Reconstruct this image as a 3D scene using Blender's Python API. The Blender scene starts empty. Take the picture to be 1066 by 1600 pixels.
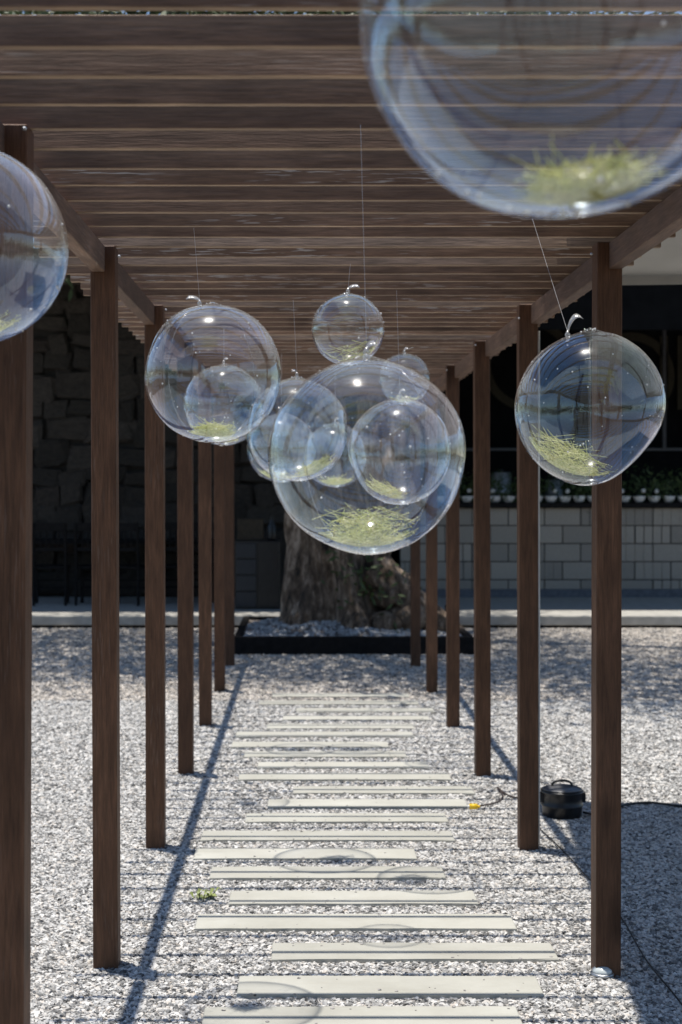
import bpy, bmesh, math, random
from mathutils import Vector, Matrix, noise
R = math.radians
rnd = random.Random(7)
scene = bpy.context.scene
col = scene.collection

# ------------------------------------------------------------------ camera
FPX, CX, CY, CAMH = 2222.0, 475.0, 757.0, 1.6      # focal length in photo pixels, axis point, eye height
cam_d = bpy.data.cameras.new('camera')
cam = bpy.data.objects.new('camera', cam_d); col.objects.link(cam)
cam.location = (0, 0, CAMH); cam.rotation_euler = (R(90), 0, 0)
cam_d.sensor_width = 36; cam_d.sensor_height = 36; cam_d.sensor_fit = 'AUTO'
cam_d.lens = FPX / 1600 * 36
cam_d.shift_x = (533 - CX) / 1600
cam_d.shift_y = (CY - 800) / 1600
cam_d.clip_start = 0.05; cam_d.clip_end = 800
cam_d.dof.use_dof = True; cam_d.dof.focus_distance = 4.3; cam_d.dof.aperture_fstop = 4.5
scene.camera = cam

# ------------------------------------------------------------------ light
SUN = Vector((-0.155, 0.115, 2.39)).normalized()
world = bpy.data.worlds.new('World'); scene.world = world; world.use_nodes = True
wn = world.node_tree.nodes; wl = world.node_tree.links
sky = wn.new('ShaderNodeTexSky'); sky.sky_type = 'NISHITA'; sky.sun_disc = False
sky.sun_elevation = math.asin(SUN.z); sky.sun_rotation = math.atan2(SUN.x, SUN.y)
sky.air_density = 1.0; sky.dust_density = 0.15; sky.ozone_density = 2.6
wn['Background'].inputs['Strength'].default_value = 0.125
wl.new(sky.outputs[0], wn['Background'].inputs[0])
sun_d = bpy.data.lights.new('sun', 'SUN'); sun_d.energy = 5.0; sun_d.angle = R(0.5); sun_d.color = (1, 0.95, 0.875)
sun = bpy.data.objects.new('sun', sun_d); col.objects.link(sun)
sun.rotation_euler = SUN.to_track_quat('Z', 'Y').to_euler(); sun.location = (0, 0, 30)
vs = scene.view_settings
vs.view_transform = 'Standard'; vs.look = 'None'; vs.gamma = 1; vs.exposure = 0.08; vs.use_curve_mapping = False
scene.cycles.transparent_max_bounces = 40
scene.cycles.max_bounces = 8; scene.cycles.glossy_bounces = 4; scene.cycles.diffuse_bounces = 4
scene.cycles.caustics_reflective = False; scene.cycles.caustics_refractive = False

# ------------------------------------------------------------------ helpers
def at(px, py, Y):
    """world point at depth Y seen at photo pixel (px, py)"""
    return Vector(((px - CX) * Y / FPX, Y, CAMH - (py - CY) * Y / FPX))
def tag(o, label=None, cat=None, group=None, kind=None):
    if label: o['label'] = label
    if cat: o['category'] = cat
    if group: o['group'] = group
    if kind: o['kind'] = kind
    return o
def empty(name, loc, label=None, cat=None, group=None, rz=0):
    o = bpy.data.objects.new(name, None); col.objects.link(o)
    o.location = loc; o.rotation_euler = (0, 0, rz); o.empty_display_size = 0.1
    return tag(o, label, cat, group)
def mesh_obj(name, me, mat=None, parent=None, loc=(0, 0, 0), rot=(0, 0, 0), scale=(1, 1, 1)):
    o = bpy.data.objects.new(name, me); col.objects.link(o)
    if mat and not me.materials: me.materials.append(mat)
    o.parent = parent; o.location = loc; o.rotation_euler = rot; o.scale = scale
    return o
def to_mesh(bm, name, smooth=False):
    me = bpy.data.meshes.new(name); bm.normal_update(); bm.to_mesh(me); bm.free()
    if smooth:
        for p in me.polygons: p.use_smooth = True
    return me
def add_box(bm, x0, x1, y0, y1, z0, z1, bevel=0.0):
    r = bmesh.ops.create_cube(bm, size=1)
    for v in r['verts']:
        v.co = Vector(((x0 + x1) / 2 + v.co.x * (x1 - x0), (y0 + y1) / 2 + v.co.y * (y1 - y0), (z0 + z1) / 2 + v.co.z * (z1 - z0)))
    if bevel:
        es = list({e for v in r['verts'] for e in v.link_edges})
        bmesh.ops.bevel(bm, geom=es, offset=bevel, segments=1, affect='EDGES')
def box_mesh(name, *a, bevel=0.0):
    bm = bmesh.new(); add_box(bm, *a, bevel=bevel); return to_mesh(bm, name)
def add_tube(bm, pts, rad, n=6, cap=True):
    """rad: number or list"""
    pts = [Vector(p) for p in pts]
    rads = rad if isinstance(rad, (list, tuple)) else [rad] * len(pts)
    rings = []; prev = None
    for i, p in enumerate(pts):
        t = (pts[min(i + 1, len(pts) - 1)] - pts[max(i - 1, 0)])
        if t.length < 1e-9: t = Vector((0, 0, 1))
        t.normalize()
        if prev is None:
            u = t.orthogonal().normalized()
        else:
            u = (prev - t * prev.dot(t))
            u = u.normalized() if u.length > 1e-6 else t.orthogonal().normalized()
        prev = u; w = t.cross(u)
        rings.append([bm.verts.new(p + (u * math.cos(2 * math.pi * k / n) + w * math.sin(2 * math.pi * k / n)) * rads[i]) for k in range(n)])
    for a, b in zip(rings, rings[1:]):
        for k in range(n):
            bm.faces.new((a[k], a[(k + 1) % n], b[(k + 1) % n], b[k]))
    if cap:
        bm.faces.new(rings[0][::-1]); bm.faces.new(rings[-1])
def add_lathe(bm, prof, n=24, c=(0, 0, 0)):
    c = Vector(c); rings = []
    for r, z in prof:
        rings.append([bm.verts.new(c + Vector((r * math.cos(2 * math.pi * k / n), r * math.sin(2 * math.pi * k / n), z))) for k in range(n)])
    for a, b in zip(rings, rings[1:]):
        for k in range(n):
            bm.faces.new((a[k], a[(k + 1) % n], b[(k + 1) % n], b[k]))
    bm.faces.new(rings[0][::-1]); bm.faces.new(rings[-1])
def smooth_path(pts, n=8):
    pts = [Vector(p) for p in pts]; out = []
    P = [pts[0]] + pts + [pts[-1]]
    for i in range(1, len(P) - 2):
        for k in range(n):
            t = k / n; a, b, c, d = P[i - 1], P[i], P[i + 1], P[i + 2]
            out.append(0.5 * ((2 * b) + (c - a) * t + (2 * a - 5 * b + 4 * c - d) * t * t + (-a + 3 * b - 3 * c + d) * t ** 3))
    out.append(pts[-1]); return out

# ------------------------------------------------------------------ materials
class NT:
    def __init__(self, name):
        self.m = bpy.data.materials.new(name); self.m.use_nodes = True
        self.t = self.m.node_tree; self.n = self.t.nodes; self.l = self.t.links
        self.p = self.n.get('Principled BSDF'); self.out = self.n.get('Material Output')
    def new(self, ty, **kw):
        nd = self.n.new(ty)
        for k, v in kw.items():
            if hasattr(nd, k) and k not in nd.inputs: setattr(nd, k, v)
            else: nd.inputs[k].default_value = v
        return nd
    def link(self, a, b): self.l.new(a, b)
    def coord(self, scale=(1, 1, 1), kind='Object', rand=True):
        tc = self.new('ShaderNodeTexCoord'); mp = self.new('ShaderNodeMapping'); mp.inputs['Scale'].default_value = scale
        self.link(tc.outputs[kind], mp.inputs['Vector'])
        if rand:
            oi = self.new('ShaderNodeObjectInfo'); ml = self.new('ShaderNodeVectorMath', operation='SCALE')
            ml.inputs[0].default_value = (37, 53, 71); self.link(oi.outputs['Random'], ml.inputs['Scale'])
            self.link(ml.outputs[0], mp.inputs['Location'])
        return mp.outputs[0]
    def noise(self, vec, scale, detail=4, rough=0.55):
        nd = self.new('ShaderNodeTexNoise'); nd.inputs['Scale'].default_value = scale
        nd.inputs['Detail'].default_value = detail; nd.inputs['Roughness'].default_value = rough
        self.link(vec, nd.inputs['Vector']); return nd.outputs['Fac']
    def ramp(self, fac, stops, interp='LINEAR'):
        nd = self.new('ShaderNodeValToRGB'); nd.color_ramp.interpolation = interp
        el = nd.color_ramp.elements
        while len(el) < len(stops): el.new(0.5)
        for e, (p, c) in zip(el, stops):
            e.position = p; e.color = (*c, 1) if len(c) == 3 else c
        self.link(fac, nd.inputs[0]); return nd.outputs[0]
    def mix(self, fac, a, b, blend='MIX'):
        nd = self.new('ShaderNodeMix'); nd.data_type = 'RGBA'; nd.blend_type = blend
        for s, v in ((nd.inputs[0], fac), (nd.inputs[6], a), (nd.inputs[7], b)):
            if hasattr(v, 'is_output') or hasattr(v, 'node'): self.link(v, s)
            elif isinstance(v, (int, float)): s.default_value = v
            else: s.default_value = (*v, 1)
        return nd.outputs[2]
    def math(self, op, a, b=None):
        nd = self.new('ShaderNodeMath'); nd.operation = op
        for s, v in zip(nd.inputs, (a, b)):
            if v is None: continue
            if hasattr(v, 'node'): self.link(v, s)
            else: s.default_value = v
        return nd.outputs[0]
    def bump(self, h, strength, dist=0.01):
        nd = self.new('ShaderNodeBump'); nd.inputs['Strength'].default_value = strength; nd.inputs['Distance'].default_value = dist
        self.link(h, nd.inputs['Height']); self.link(nd.outputs[0], self.p.inputs['Normal'])

def wood(name, axis, base, pale, streak=0.0, rough=0.55):
    """stained rough-sawn timber, grain along axis"""
    m = NT(name)
    sc = [11, 11, 11]; sc[axis] = 1.1
    v = m.coord(tuple(sc))
    g = m.noise(v, 5.0, 6, 0.65)
    sc2 = [1.5, 1.5, 1.5]; sc2[axis] = 0.8
    v2 = m.coord(tuple(sc2)); big = m.noise(v2, 3.0, 3)
    dark = tuple(c * 0.55 for c in base)
    c1 = m.ramp(g, [(0.28, dark), (0.5, base), (0.75, tuple(min(1, c * 1.5) for c in base))])
    c2 = m.mix(m.ramp(big, [(0.35, (0, 0, 0)), (0.7, (1, 1, 1))]), c1, tuple(c * 0.62 for c in base))
    kn = [6, 6, 6]; kn[axis] = 2.2
    vk = m.new('ShaderNodeTexVoronoi'); vk.inputs['Scale'].default_value = 0.75; m.link(m.coord(tuple(kn)), vk.inputs['Vector'])
    c2 = m.mix(m.ramp(vk.outputs['Distance'], [(0.05, (0.85,) * 3), (0.17, (0, 0, 0))]), c2, tuple(c * 0.32 for c in base))
    sf = [90, 90, 90]; sf[axis] = 5.0
    lines = m.noise(m.coord(tuple(sf)), 2.0, 4, 0.7)
    c2 = m.mix(1.0, c2, m.ramp(lines, [(0.3, (0.70,) * 3), (0.5, (1, 1, 1)), (0.72, (1.3, 1.28, 1.25))]), 'MULTIPLY')
    oi = m.new('ShaderNodeObjectInfo')
    tone = m.ramp(oi.outputs['Random'], [(0.0, (0.84, 0.83, 0.83)), (0.5, (1, 1, 1)), (1.0, (1.2, 1.18, 1.15))])
    c3 = m.mix(1.0, c2, tone, 'MULTIPLY')
    vs_ = [30, 30, 30]; vs_[axis] = 2.2
    v3 = m.coord(tuple(vs_)); fine = m.noise(v3, 4.0, 5, 0.6)
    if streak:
        # sunlight on raised grain painted as pale streaks, on some boards more than on others
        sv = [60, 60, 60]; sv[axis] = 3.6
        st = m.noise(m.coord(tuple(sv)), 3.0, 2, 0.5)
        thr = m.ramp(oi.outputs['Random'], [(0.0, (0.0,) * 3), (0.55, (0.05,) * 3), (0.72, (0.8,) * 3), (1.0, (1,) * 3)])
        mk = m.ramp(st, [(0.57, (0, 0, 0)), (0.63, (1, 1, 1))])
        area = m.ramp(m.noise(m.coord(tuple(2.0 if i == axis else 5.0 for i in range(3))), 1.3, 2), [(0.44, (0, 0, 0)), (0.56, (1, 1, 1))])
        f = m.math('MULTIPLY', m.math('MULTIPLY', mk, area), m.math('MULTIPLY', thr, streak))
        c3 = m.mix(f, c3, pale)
    m.link(c3, m.p.inputs['Base Color'])
    m.p.inputs['Roughness'].default_value = rough
    m.p.inputs['Specular IOR Level'].default_value = 0.22
    m.bump(m.math('ADD', m.math('MULTIPLY', g, 0.6), m.math('ADD', fine, lines)), 0.32, 0.006)
    return m.m
def flat(name, c, rough=0.6, var=0.25, scale=20, metallic=0.0, bump=0.1, spec=0.5):
    m = NT(name); v = m.coord((1, 1, 1)); g = m.noise(v, scale, 5)
    m.link(m.ramp(g, [(0.3, tuple(x * (1 - var) for x in c)), (0.7, tuple(min(1, x * (1 + var)) for x in c))]), m.p.inputs['Base Color'])
    m.p.inputs['Roughness'].default_value = rough; m.p.inputs['Metallic'].default_value = metallic
    m.p.inputs['Specular IOR Level'].default_value = spec
    if bump: m.bump(g, bump, 0.01)
    return m.m
def rand_tone(name, stops, rough=0.8, scale=25, bump=0.4, dist=0.01, var=(0.75, 1.2)):
    m = NT(name); oi = m.new('ShaderNodeObjectInfo')
    c = m.ramp(oi.outputs['Random'], stops); v = m.coord((1, 1, 1)); g = m.noise(v, scale, 6, 0.65)
    t = m.ramp(g, [(0.25, (var[0],) * 3), (0.75, (var[1],) * 3)])
    m.link(m.mix(1.0, c, t, 'MULTIPLY'), m.p.inputs['Base Color'])
    m.p.inputs['Roughness'].default_value = rough; m.bump(g, bump, dist); return m.m

WB = (0.105, 0.062, 0.046)
PALE = (0.42, 0.36, 0.31)
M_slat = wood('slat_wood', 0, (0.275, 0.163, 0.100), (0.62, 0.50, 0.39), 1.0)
M_edge = wood('lit_slat_edge_wood', 0, (0.43, 0.31, 0.215), PALE, 0.3)  # paler undersides: light bounced off the ground, put into the colour
M_slat_sunlit = wood('sunlit_slat_wood', 0, (0.38, 0.265, 0.185), (0.70, 0.63, 0.55), 1.0)  # paler copy of the slat wood with strong sunlight painted in
M_beam = wood('beam_wood', 1, (0.200, 0.130, 0.094), PALE, 0.4)
M_post = wood('post_wood', 2, (0.132, 0.068, 0.039), PALE, 0.12)
M_black = flat('black_plastic', (0.012, 0.012, 0.013), 0.35, 0.3)
M_blackwood = flat('black_wood', (0.011, 0.010, 0.010), 0.7, 0.4, 20, 0, 0.1, 0.15)
M_blackpaint = flat('black_paint', (0.007, 0.0075, 0.009), 0.8, 0.3, 6, 0, 0.1, 0.1)
M_white = flat('white_ceramic', (0.75, 0.75, 0.73), 0.35, 0.08)
M_steel = flat('steel', (0.45, 0.46, 0.47), 0.35, 0.15, 12, 0.8)
M_gold = flat('gold_letter', (0.05, 0.042, 0.028), 0.6, 0.15, 12, 0, 0, 0.2)
M_green = rand_tone('leaf_green', [(0, (0.035, 0.06, 0.015)), (1, (0.07, 0.10, 0.03))], 0.6, 30, 0.1)
M_concrete = flat('concrete', (0.42, 0.405, 0.365), 0.85, 0.16, 9, 0, 0.25)
M_nylon = flat('nylon', (0.75, 0.75, 0.75), 0.25, 0.05)
M_yellow = flat('yellow_plastic', (0.85, 0.55, 0.02), 0.4, 0.08)

def plank_mat():
    m = NT('plank_concrete'); v = m.coord((1, 1, 1))
    g = m.noise(v, 4.0, 6, 0.6); f = m.noise(v, 90, 4)
    s = m.noise(m.coord((2.0, 9, 1)), 2.2, 4)
    c = m.ramp(g, [(0.25, (0.375, 0.365, 0.32)), (0.55, (0.455, 0.445, 0.398)), (0.8, (0.515, 0.508, 0.462))])
    c = m.mix(m.ramp(s, [(0.55, (0, 0, 0)), (0.75, (0.45,) * 3)]), c, (0.36, 0.345, 0.30))
    # chipped pores
    vo = m.new('ShaderNodeTexVoronoi'); vo.inputs['Scale'].default_value = 7.0; m.link(v, vo.inputs['Vector'])
    c = m.mix(m.ramp(vo.outputs['Distance'], [(0.035, (1, 1, 1)), (0.05, (0, 0, 0))]), c, (0.06, 0.055, 0.05))
    oi = m.new('ShaderNodeObjectInfo')
    c = m.mix(1.0, c, m.ramp(oi.outputs['Random'], [(0, (0.9, 0.9, 0.88)), (1, (1.06, 1.06, 1.04))]), 'MULTIPLY')
    m.link(c, m.p.inputs['Base Color']); m.p.inputs['Roughness'].default_value = 0.8
    m.bump(f, 0.25, 0.003); return m.m
M_plank = plank_mat()

def gravel_mat(name, inst, warm=False):
    m = NT(name)
    stops = [(0.0, (0.09, 0.088, 0.085)), (0.2, (0.24, 0.235, 0.225)), (0.5, (0.48, 0.47, 0.45)), (0.8, (0.68, 0.665, 0.635)), (0.93, (0.56, 0.51, 0.45)), (1.0, (0.76, 0.745, 0.71))]
    if warm: stops = [(p, (c[0] * 1.03, c[1] * .965, c[2] * .90)) for p, c in stops]
    if inst:
        oi = m.new('ShaderNodeObjectInfo'); fac = oi.outputs['Random']
        c = m.ramp(fac, stops); m.p.inputs['Roughness'].default_value = 0.65
    else:
        v = m.coord((1, 1, 1), rand=False)
        vo = m.new('ShaderNodeTexVoronoi'); vo.inputs['Scale'].default_value = 75; m.link(v, vo.inputs['Vector'])
        sp = m.new('ShaderNodeSeparateColor'); m.link(vo.outputs['Color'], sp.inputs[0])
        c = m.ramp(sp.outputs[0], stops)
        big = m.noise(v, 0.9, 4)
        c = m.mix(1.0, c, m.ramp(big, [(0.3, (0.85, 0.84, 0.83)), (0.7, (1.08, 1.05, 1.03))]), 'MULTIPLY')
        h = m.math('SUBTRACT', 1.0, vo.outputs['Distance']); m.bump(h, 0.8, 0.012)
        m.p.inputs['Roughness'].default_value = 0.9
    m.link(c, m.p.inputs['Base Color']); return m.m
M_gravel = gravel_mat('gravel_sheet', False)
M_pebble = gravel_mat('gravel_pebble', True)
M_pebble_warm = gravel_mat('gravel_pebble_warm', True, True)

def film_mat():
    """clear plastic film: both faces of the skin reflect, the rest passes straight through"""
    m = NT('clear_film'); m.n.remove(m.p)
    geo = m.new('ShaderNodeNewGeometry')
    fr = m.new('ShaderNodeFresnel')
    ior = m.math('ADD', m.math('MULTIPLY', geo.outputs['Backfacing'], 1 / 1.32 - 1.32), 1.32)
    m.link(ior, fr.inputs['IOR'])
    f = fr.outputs[0]
    f2 = m.math('DIVIDE', m.math('MULTIPLY', f, 2.0), m.math('ADD', f, 1.0))
    # reflection raised apart from the transparency: mirrors more than a single pane, stays clear
    fr3 = m.new('ShaderNodeFresnel'); m.link(m.math('ADD', m.math('MULTIPLY', geo.outputs['Backfacing'], 1 / 1.53 - 1.53), 1.53), fr3.inputs['IOR'])
    f3 = m.math('DIVIDE', m.math('MULTIPLY', fr3.outputs[0], 2.0), m.math('ADD', fr3.outputs[0], 1.0))
    inv = m.math('SUBTRACT', 1.0, f2)
    def grey(v_):
        cn = m.new('ShaderNodeCombineColor')
        for k in range(3): m.link(v_, cn.inputs[k])
        return cn.outputs[0]
    # interference tint, blue to violet, with mirrored sky blue painted in; white at grazing
    irr = m.noise(m.coord((1, 1, 1)), 3.2, 2)
    tint = m.ramp(irr, [(0.35, (0.58, 0.86, 1.0)), (0.5, (0.68, 0.88, 1.0)), (0.68, (0.90, 0.85, 1.0))])
    tint = m.mix(m.math('MINIMUM', m.math('MULTIPLY', f3, 1.6), 1.0), tint, (1, 1, 1))
    tr = m.new('ShaderNodeBsdfTransparent'); m.link(grey(inv), tr.inputs[0])
    g1 = m.new('ShaderNodeBsdfGlossy'); g1.inputs['Roughness'].default_value = 0.003; m.link(m.mix(1.0, grey(m.math('MULTIPLY', f3, 1.25)), tint, 'MULTIPLY'), g1.inputs[0])
    g2 = m.new('ShaderNodeBsdfGlossy'); g2.inputs['Roughness'].default_value = 0.20; m.link(grey(f3), g2.inputs[0])
    v = m.coord((1, 1, 1)); nz = m.noise(v, 4.0, 1)
    bp = m.new('ShaderNodeBump'); bp.inputs['Strength'].default_value = 0.009; bp.inputs['Distance'].default_value = 0.02
    m.link(nz, bp.inputs['Height'])
    m.link(bp.outputs[0], g2.inputs['Normal'])
    gm = m.new('ShaderNodeMixShader'); gm.inputs[0].default_value = 0.09
    m.link(g1.outputs[0], gm.inputs[1]); m.link(g2.outputs[0], gm.inputs[2])
    mx = m.new('ShaderNodeAddShader'); m.link(tr.outputs[0], mx.inputs[0]); m.link(gm.outputs[0], mx.inputs[1])
    m.link(mx.outputs[0], m.out.inputs[0]); return m.m
M_film = film_mat()
def clear_mat():
    m = NT('clear_tail'); m.n.remove(m.p)
    tr = m.new('ShaderNodeBsdfTransparent'); g = m.new('ShaderNodeBsdfGlossy'); g.inputs['Roughness'].default_value = 0.2
    d = m.new('ShaderNodeBsdfDiffuse'); d.inputs[0].default_value = (0.8, 0.8, 0.78, 1)
    a = m.new('ShaderNodeMixShader'); a.inputs[0].default_value = 0.5; m.link(g.outputs[0], a.inputs[1]); m.link(d.outputs[0], a.inputs[2])
    b = m.new('ShaderNodeMixShader'); b.inputs[0].default_value = 0.45; m.link(tr.outputs[0], b.inputs[1]); m.link(a.outputs[0], b.inputs[2])
    m.link(b.outputs[0], m.out.inputs[0]); return m.m
M_tail = clear_mat()
M_drop = flat('water_drop', (0.93, 0.93, 0.93), 0.08, 0.02, 5, 0, 0, 1.0)

# ================================================================== SETTING
# ground sheet
bm = bmesh.new(); add_box(bm, -250, 250, -250, 250, -0.4, 0.0)
ground = mesh_obj('ground', to_mesh(bm, 'ground'), flat('earth', (0.13, 0.115, 0.09), 0.95, 0.3, 1.5, 0, 0.3, 0.1)); tag(ground, 'dull bare ground around the yard', kind='structure')
ground.location.z = -0.006
bm = bmesh.new(); add_box(bm, -9, 10, 2.0, 25.9, -0.3, 0.0)
yard = mesh_obj('gravel_yard', to_mesh(bm, 'gravel_yard'), M_gravel); tag(yard, 'pale grey gravel yard under the pergola', kind='structure')

def scatter_gravel(name, x0, x1, y0, y1, dens, size, seed, M_pebble=M_pebble):
    me = bpy.data.meshes.new(name); me.from_pydata([(x0, y0, 0), (x1, y0, 0), (x1, y1, 0), (x0, y1, 0)], [], [(0, 1, 2, 3)])
    o = mesh_obj(name, me, M_pebble, loc=(0, 0, 0.001)); tag(o, 'loose pale grey crushed gravel', kind='stuff')
    t = bpy.data.node_groups.new(name, 'GeometryNodeTree')
    t.interface.new_socket('Geometry', in_out='INPUT', socket_type='NodeSocketGeometry')
    t.interface.new_socket('Geometry', in_out='OUTPUT', socket_type='NodeSocketGeometry')
    N = t.nodes; L = t.links
    gi = N.new('NodeGroupInput'); go = N.new('NodeGroupOutput')
    dp = N.new('GeometryNodeDistributePointsOnFaces'); dp.inputs['Density'].default_value = dens; dp.inputs['Seed'].default_value = seed
    L.new(gi.outputs[0], dp.inputs['Mesh'])
    jn = N.new('GeometryNodeJoinGeometry')
    for k in range(5):
        ico = N.new('GeometryNodeMeshIcoSphere'); ico.inputs['Radius'].default_value = 1.0; ico.inputs['Subdivisions'].default_value = 1 if k % 2 else 2
        sp = N.new('GeometryNodeSetPosition'); wnz = N.new('ShaderNodeTexNoise')
        wnz.noise_dimensions = '4D'; wnz.inputs['W'].default_value = k * 7.3; wnz.inputs['Scale'].default_value = 1.1; wnz.inputs['Detail'].default_value = 1
        sub = N.new('ShaderNodeVectorMath'); sub.operation = 'SUBTRACT'; sub.inputs[1].default_value = (0.5, 0.5, 0.5)
        scl = N.new('ShaderNodeVectorMath'); scl.operation = 'SCALE'; scl.inputs['Scale'].default_value = 2.8
        L.new(wnz.outputs['Color'], sub.inputs[0]); L.new(sub.outputs[0], scl.inputs[0]); L.new(scl.outputs[0], sp.inputs['Offset'])
        L.new(ico.outputs[0], sp.inputs['Geometry'])
        tr = N.new('GeometryNodeTransform'); tr.inputs['Scale'].default_value = [(1, .75, .5), (1, .9, .45), (1.1, .6, .55), (.9, .8, .6), (1.2, .7, .4)][k]
        L.new(sp.outputs[0], tr.inputs[0])
        gt = N.new('GeometryNodeGeometryToInstance'); L.new(tr.outputs[0], gt.inputs[0]); L.new(gt.outputs[0], jn.inputs[0])
    ip = N.new('GeometryNodeInstanceOnPoints'); ip.inputs['Pick Instance'].default_value = True
    L.new(dp.outputs['Points'], ip.inputs['Points']); L.new(jn.outputs[0], ip.inputs['Instance'])
    rr = N.new('FunctionNodeRandomValue'); rr.data_type = 'FLOAT_VECTOR'; rr.inputs[0].default_value = (-0.5, -0.5, 0); rr.inputs[1].default_value = (0.5, 0.5, 6.28); rr.inputs['Seed'].default_value = seed + 1
    L.new(rr.outputs[0], ip.inputs['Rotation'])
    rs = N.new('FunctionNodeRandomValue'); rs.data_type = 'FLOAT'; rs.inputs[2].default_value = size * 0.45; rs.inputs[3].default_value = size * 1.35; rs.inputs['Seed'].default_value = seed + 2
    L.new(rs.outputs[1], ip.inputs['Scale'])
    sm = N.new('GeometryNodeSetMaterial'); sm.inputs['Material'].default_value = M_pebble
    L.new(ip.outputs[0], sm.inputs[0]); L.new(sm.outputs[0], go.inputs[0])
    md = o.modifiers.new('scatter', 'NODES'); md.node_group = t
    return o
scatter_gravel('gravel', -2.6, 3.2, 3.6, 7.2, 9400, 0.0084, 3)
scatter_gravel('gravel', -3.2, 4.2, 7.2, 10.5, 4800, 0.0110, 13)
scatter_gravel('gravel', -4.2, 6.0, 10.5, 15.8, 2600, 0.0120, 23, M_pebble_warm)

# unseen asphalt drive and edging, added to darken what the balloons mirror
bm = bmesh.new(); add_box(bm, -70, 70, -14, 2.30, -0.2, 0.004)
drv = mesh_obj('added_road', to_mesh(bm, 'added_road'), flat('added_asphalt', (0.14, 0.126, 0.110), 0.9, 0.25, 40, 0, 0.3, 0.2)); tag(drv, 'grey paved drive added out of view to darken the balloon reflections', kind='structure')
bm = bmesh.new(); add_box(bm, -70, 70, 2.302, 2.40, -0.2, 0.012, 0.004)
kb = mesh_obj('added_kerb', to_mesh(bm, 'added_kerb'), M_concrete); tag(kb, 'added flush concrete edging between the added drive and gravel', kind='structure')

# terrace in front of the buildings
bm = bmesh.new(); add_box(bm, -14, 14, 15.80, 26, 0.035, 0.14, 0.008)
terr = mesh_obj('pavement', to_mesh(bm, 'pavement'), M_concrete); tag(terr, 'raised concrete terrace step along the yard', kind='structure')
bm = bmesh.new(); add_box(bm, -14, 14, 15.88, 25.9, -0.05, 0.033)
tb = mesh_obj('pavement_shade_base', to_mesh(bm, 'pavement_shade_base'), M_blackpaint); tag(tb, 'recessed foot under the terrace edge, black in place of the shadow gap', kind='structure')  # black colour stands in for the shadow gap below the slab

# ---------------------------------------------------------- stone house (left)
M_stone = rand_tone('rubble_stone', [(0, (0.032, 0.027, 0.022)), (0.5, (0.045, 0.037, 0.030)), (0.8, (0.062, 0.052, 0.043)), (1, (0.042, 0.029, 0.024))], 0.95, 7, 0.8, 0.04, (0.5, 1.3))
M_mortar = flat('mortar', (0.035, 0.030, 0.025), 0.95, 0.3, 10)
M_roof = flat('roof_sheet', (0.11, 0.08, 0.065), 0.7, 0.25, 5)
WY = 18.5
house = empty('stone_house', (-3.6, WY, 0.14), 'dark rubble stone house wall in shade behind the left posts', 'house')
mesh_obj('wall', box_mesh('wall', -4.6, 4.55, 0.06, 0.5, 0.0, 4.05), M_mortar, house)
mesh_obj('roof', box_mesh('roof', -4.7, 4.65, -2.05, 3.0, 4.052, 4.2), M_roof, house)
stone_meshes = []
for k in range(10):
    bm = bmesh.new(); add_box(bm, -.5, .5, -.5, .5, -.5, .5, 0.13)
    for v in bm.verts: v.co += Vector([rnd.uniform(-.11, .11) for _ in range(3)])
    stone_meshes.append(to_mesh(bm, 'stone'))
z = 0.0; nst = 0
while z < 3.95:
    h = rnd.uniform(0.20, 0.34); x = -1.75 - rnd.uniform(0, .3)
    while x < 4.4:
        w = rnd.uniform(0.20, 0.60)
        if nst < 280:
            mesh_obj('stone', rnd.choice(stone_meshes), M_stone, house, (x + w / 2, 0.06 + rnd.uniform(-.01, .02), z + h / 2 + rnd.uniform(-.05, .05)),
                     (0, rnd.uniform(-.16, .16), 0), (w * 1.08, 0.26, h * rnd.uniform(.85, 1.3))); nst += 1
        x += w + 0.015
    z += h + 0.012

# ---------------------------------------------------------- bar building (right)
bar = empty('bar_building', (5.2, WY, 0.14), 'open fronted black bar pavilion with grey block counter wall', 'bar')
mesh_obj('back_wall', box_mesh('back_wall', -4.15, 4.6, 3.0, 3.2, 0, 3.9), M_blackpaint, bar)
for x in (-4.2, 4.6): mesh_obj('side_wall', box_mesh('side_wall', x, x + .16, 0.35, 2.99, 0, 3.9), M_blackpaint, bar)
mesh_obj('roof', box_mesh('roof', -4.25, 4.9, -1.75, 3.4, 3.905, 4.35), M_blackpaint, bar)
mesh_obj('fascia', box_mesh('fascia', -4.2, 4.9, -1.80, -1.755, 3.28, 4.4), M_blackpaint, bar)
M_block = rand_tone('grey_block', [(0, (0.33, 0.295, 0.25)), (0.5, (0.39, 0.35, 0.295)), (1, (0.45, 0.40, 0.335))], 0.9, 60, 0.4, 0.006, (0.85, 1.12))
BW, BH = 0.470, 0.235
def block_mesh(w, ribs):
    bm = bmesh.new()
    if not ribs:
        add_box(bm, 0.006, w - 0.006, 0, 0.2, 0.006, BH - 0.006, 0.006); return to_mesh(bm, 'block')
    add_box(bm, 0.006, w - 0.006, 0.008, 0.2, 0.006, BH - 0.006)
    n = 4; d = (w - 0.012) / n
    for k in range(n): add_box(bm, 0.006 + k * d + 0.005, 0.006 + (k + 1) * d - 0.005, 0, 0.0075, 0.007, BH - 0.007, 0.003)
    return to_mesh(bm, 'block')
bl = {(f, r): block_mesh(BW if f else BW / 2, r) for f in (0, 1) for r in (0, 1)}
mesh_obj('mortar_bed', box_mesh('mortar_bed', -3.95, 4.25, 0.008, 0.19, 0.0, 1.155), M_mortar, bar)
mesh_obj('plinth', box_mesh('plinth', -4.0, 4.3, -0.10, 0.0, 0, 0.10), flat('plinth_paint', (0.12, 0.13, 0.15), 0.7), bar)
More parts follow.
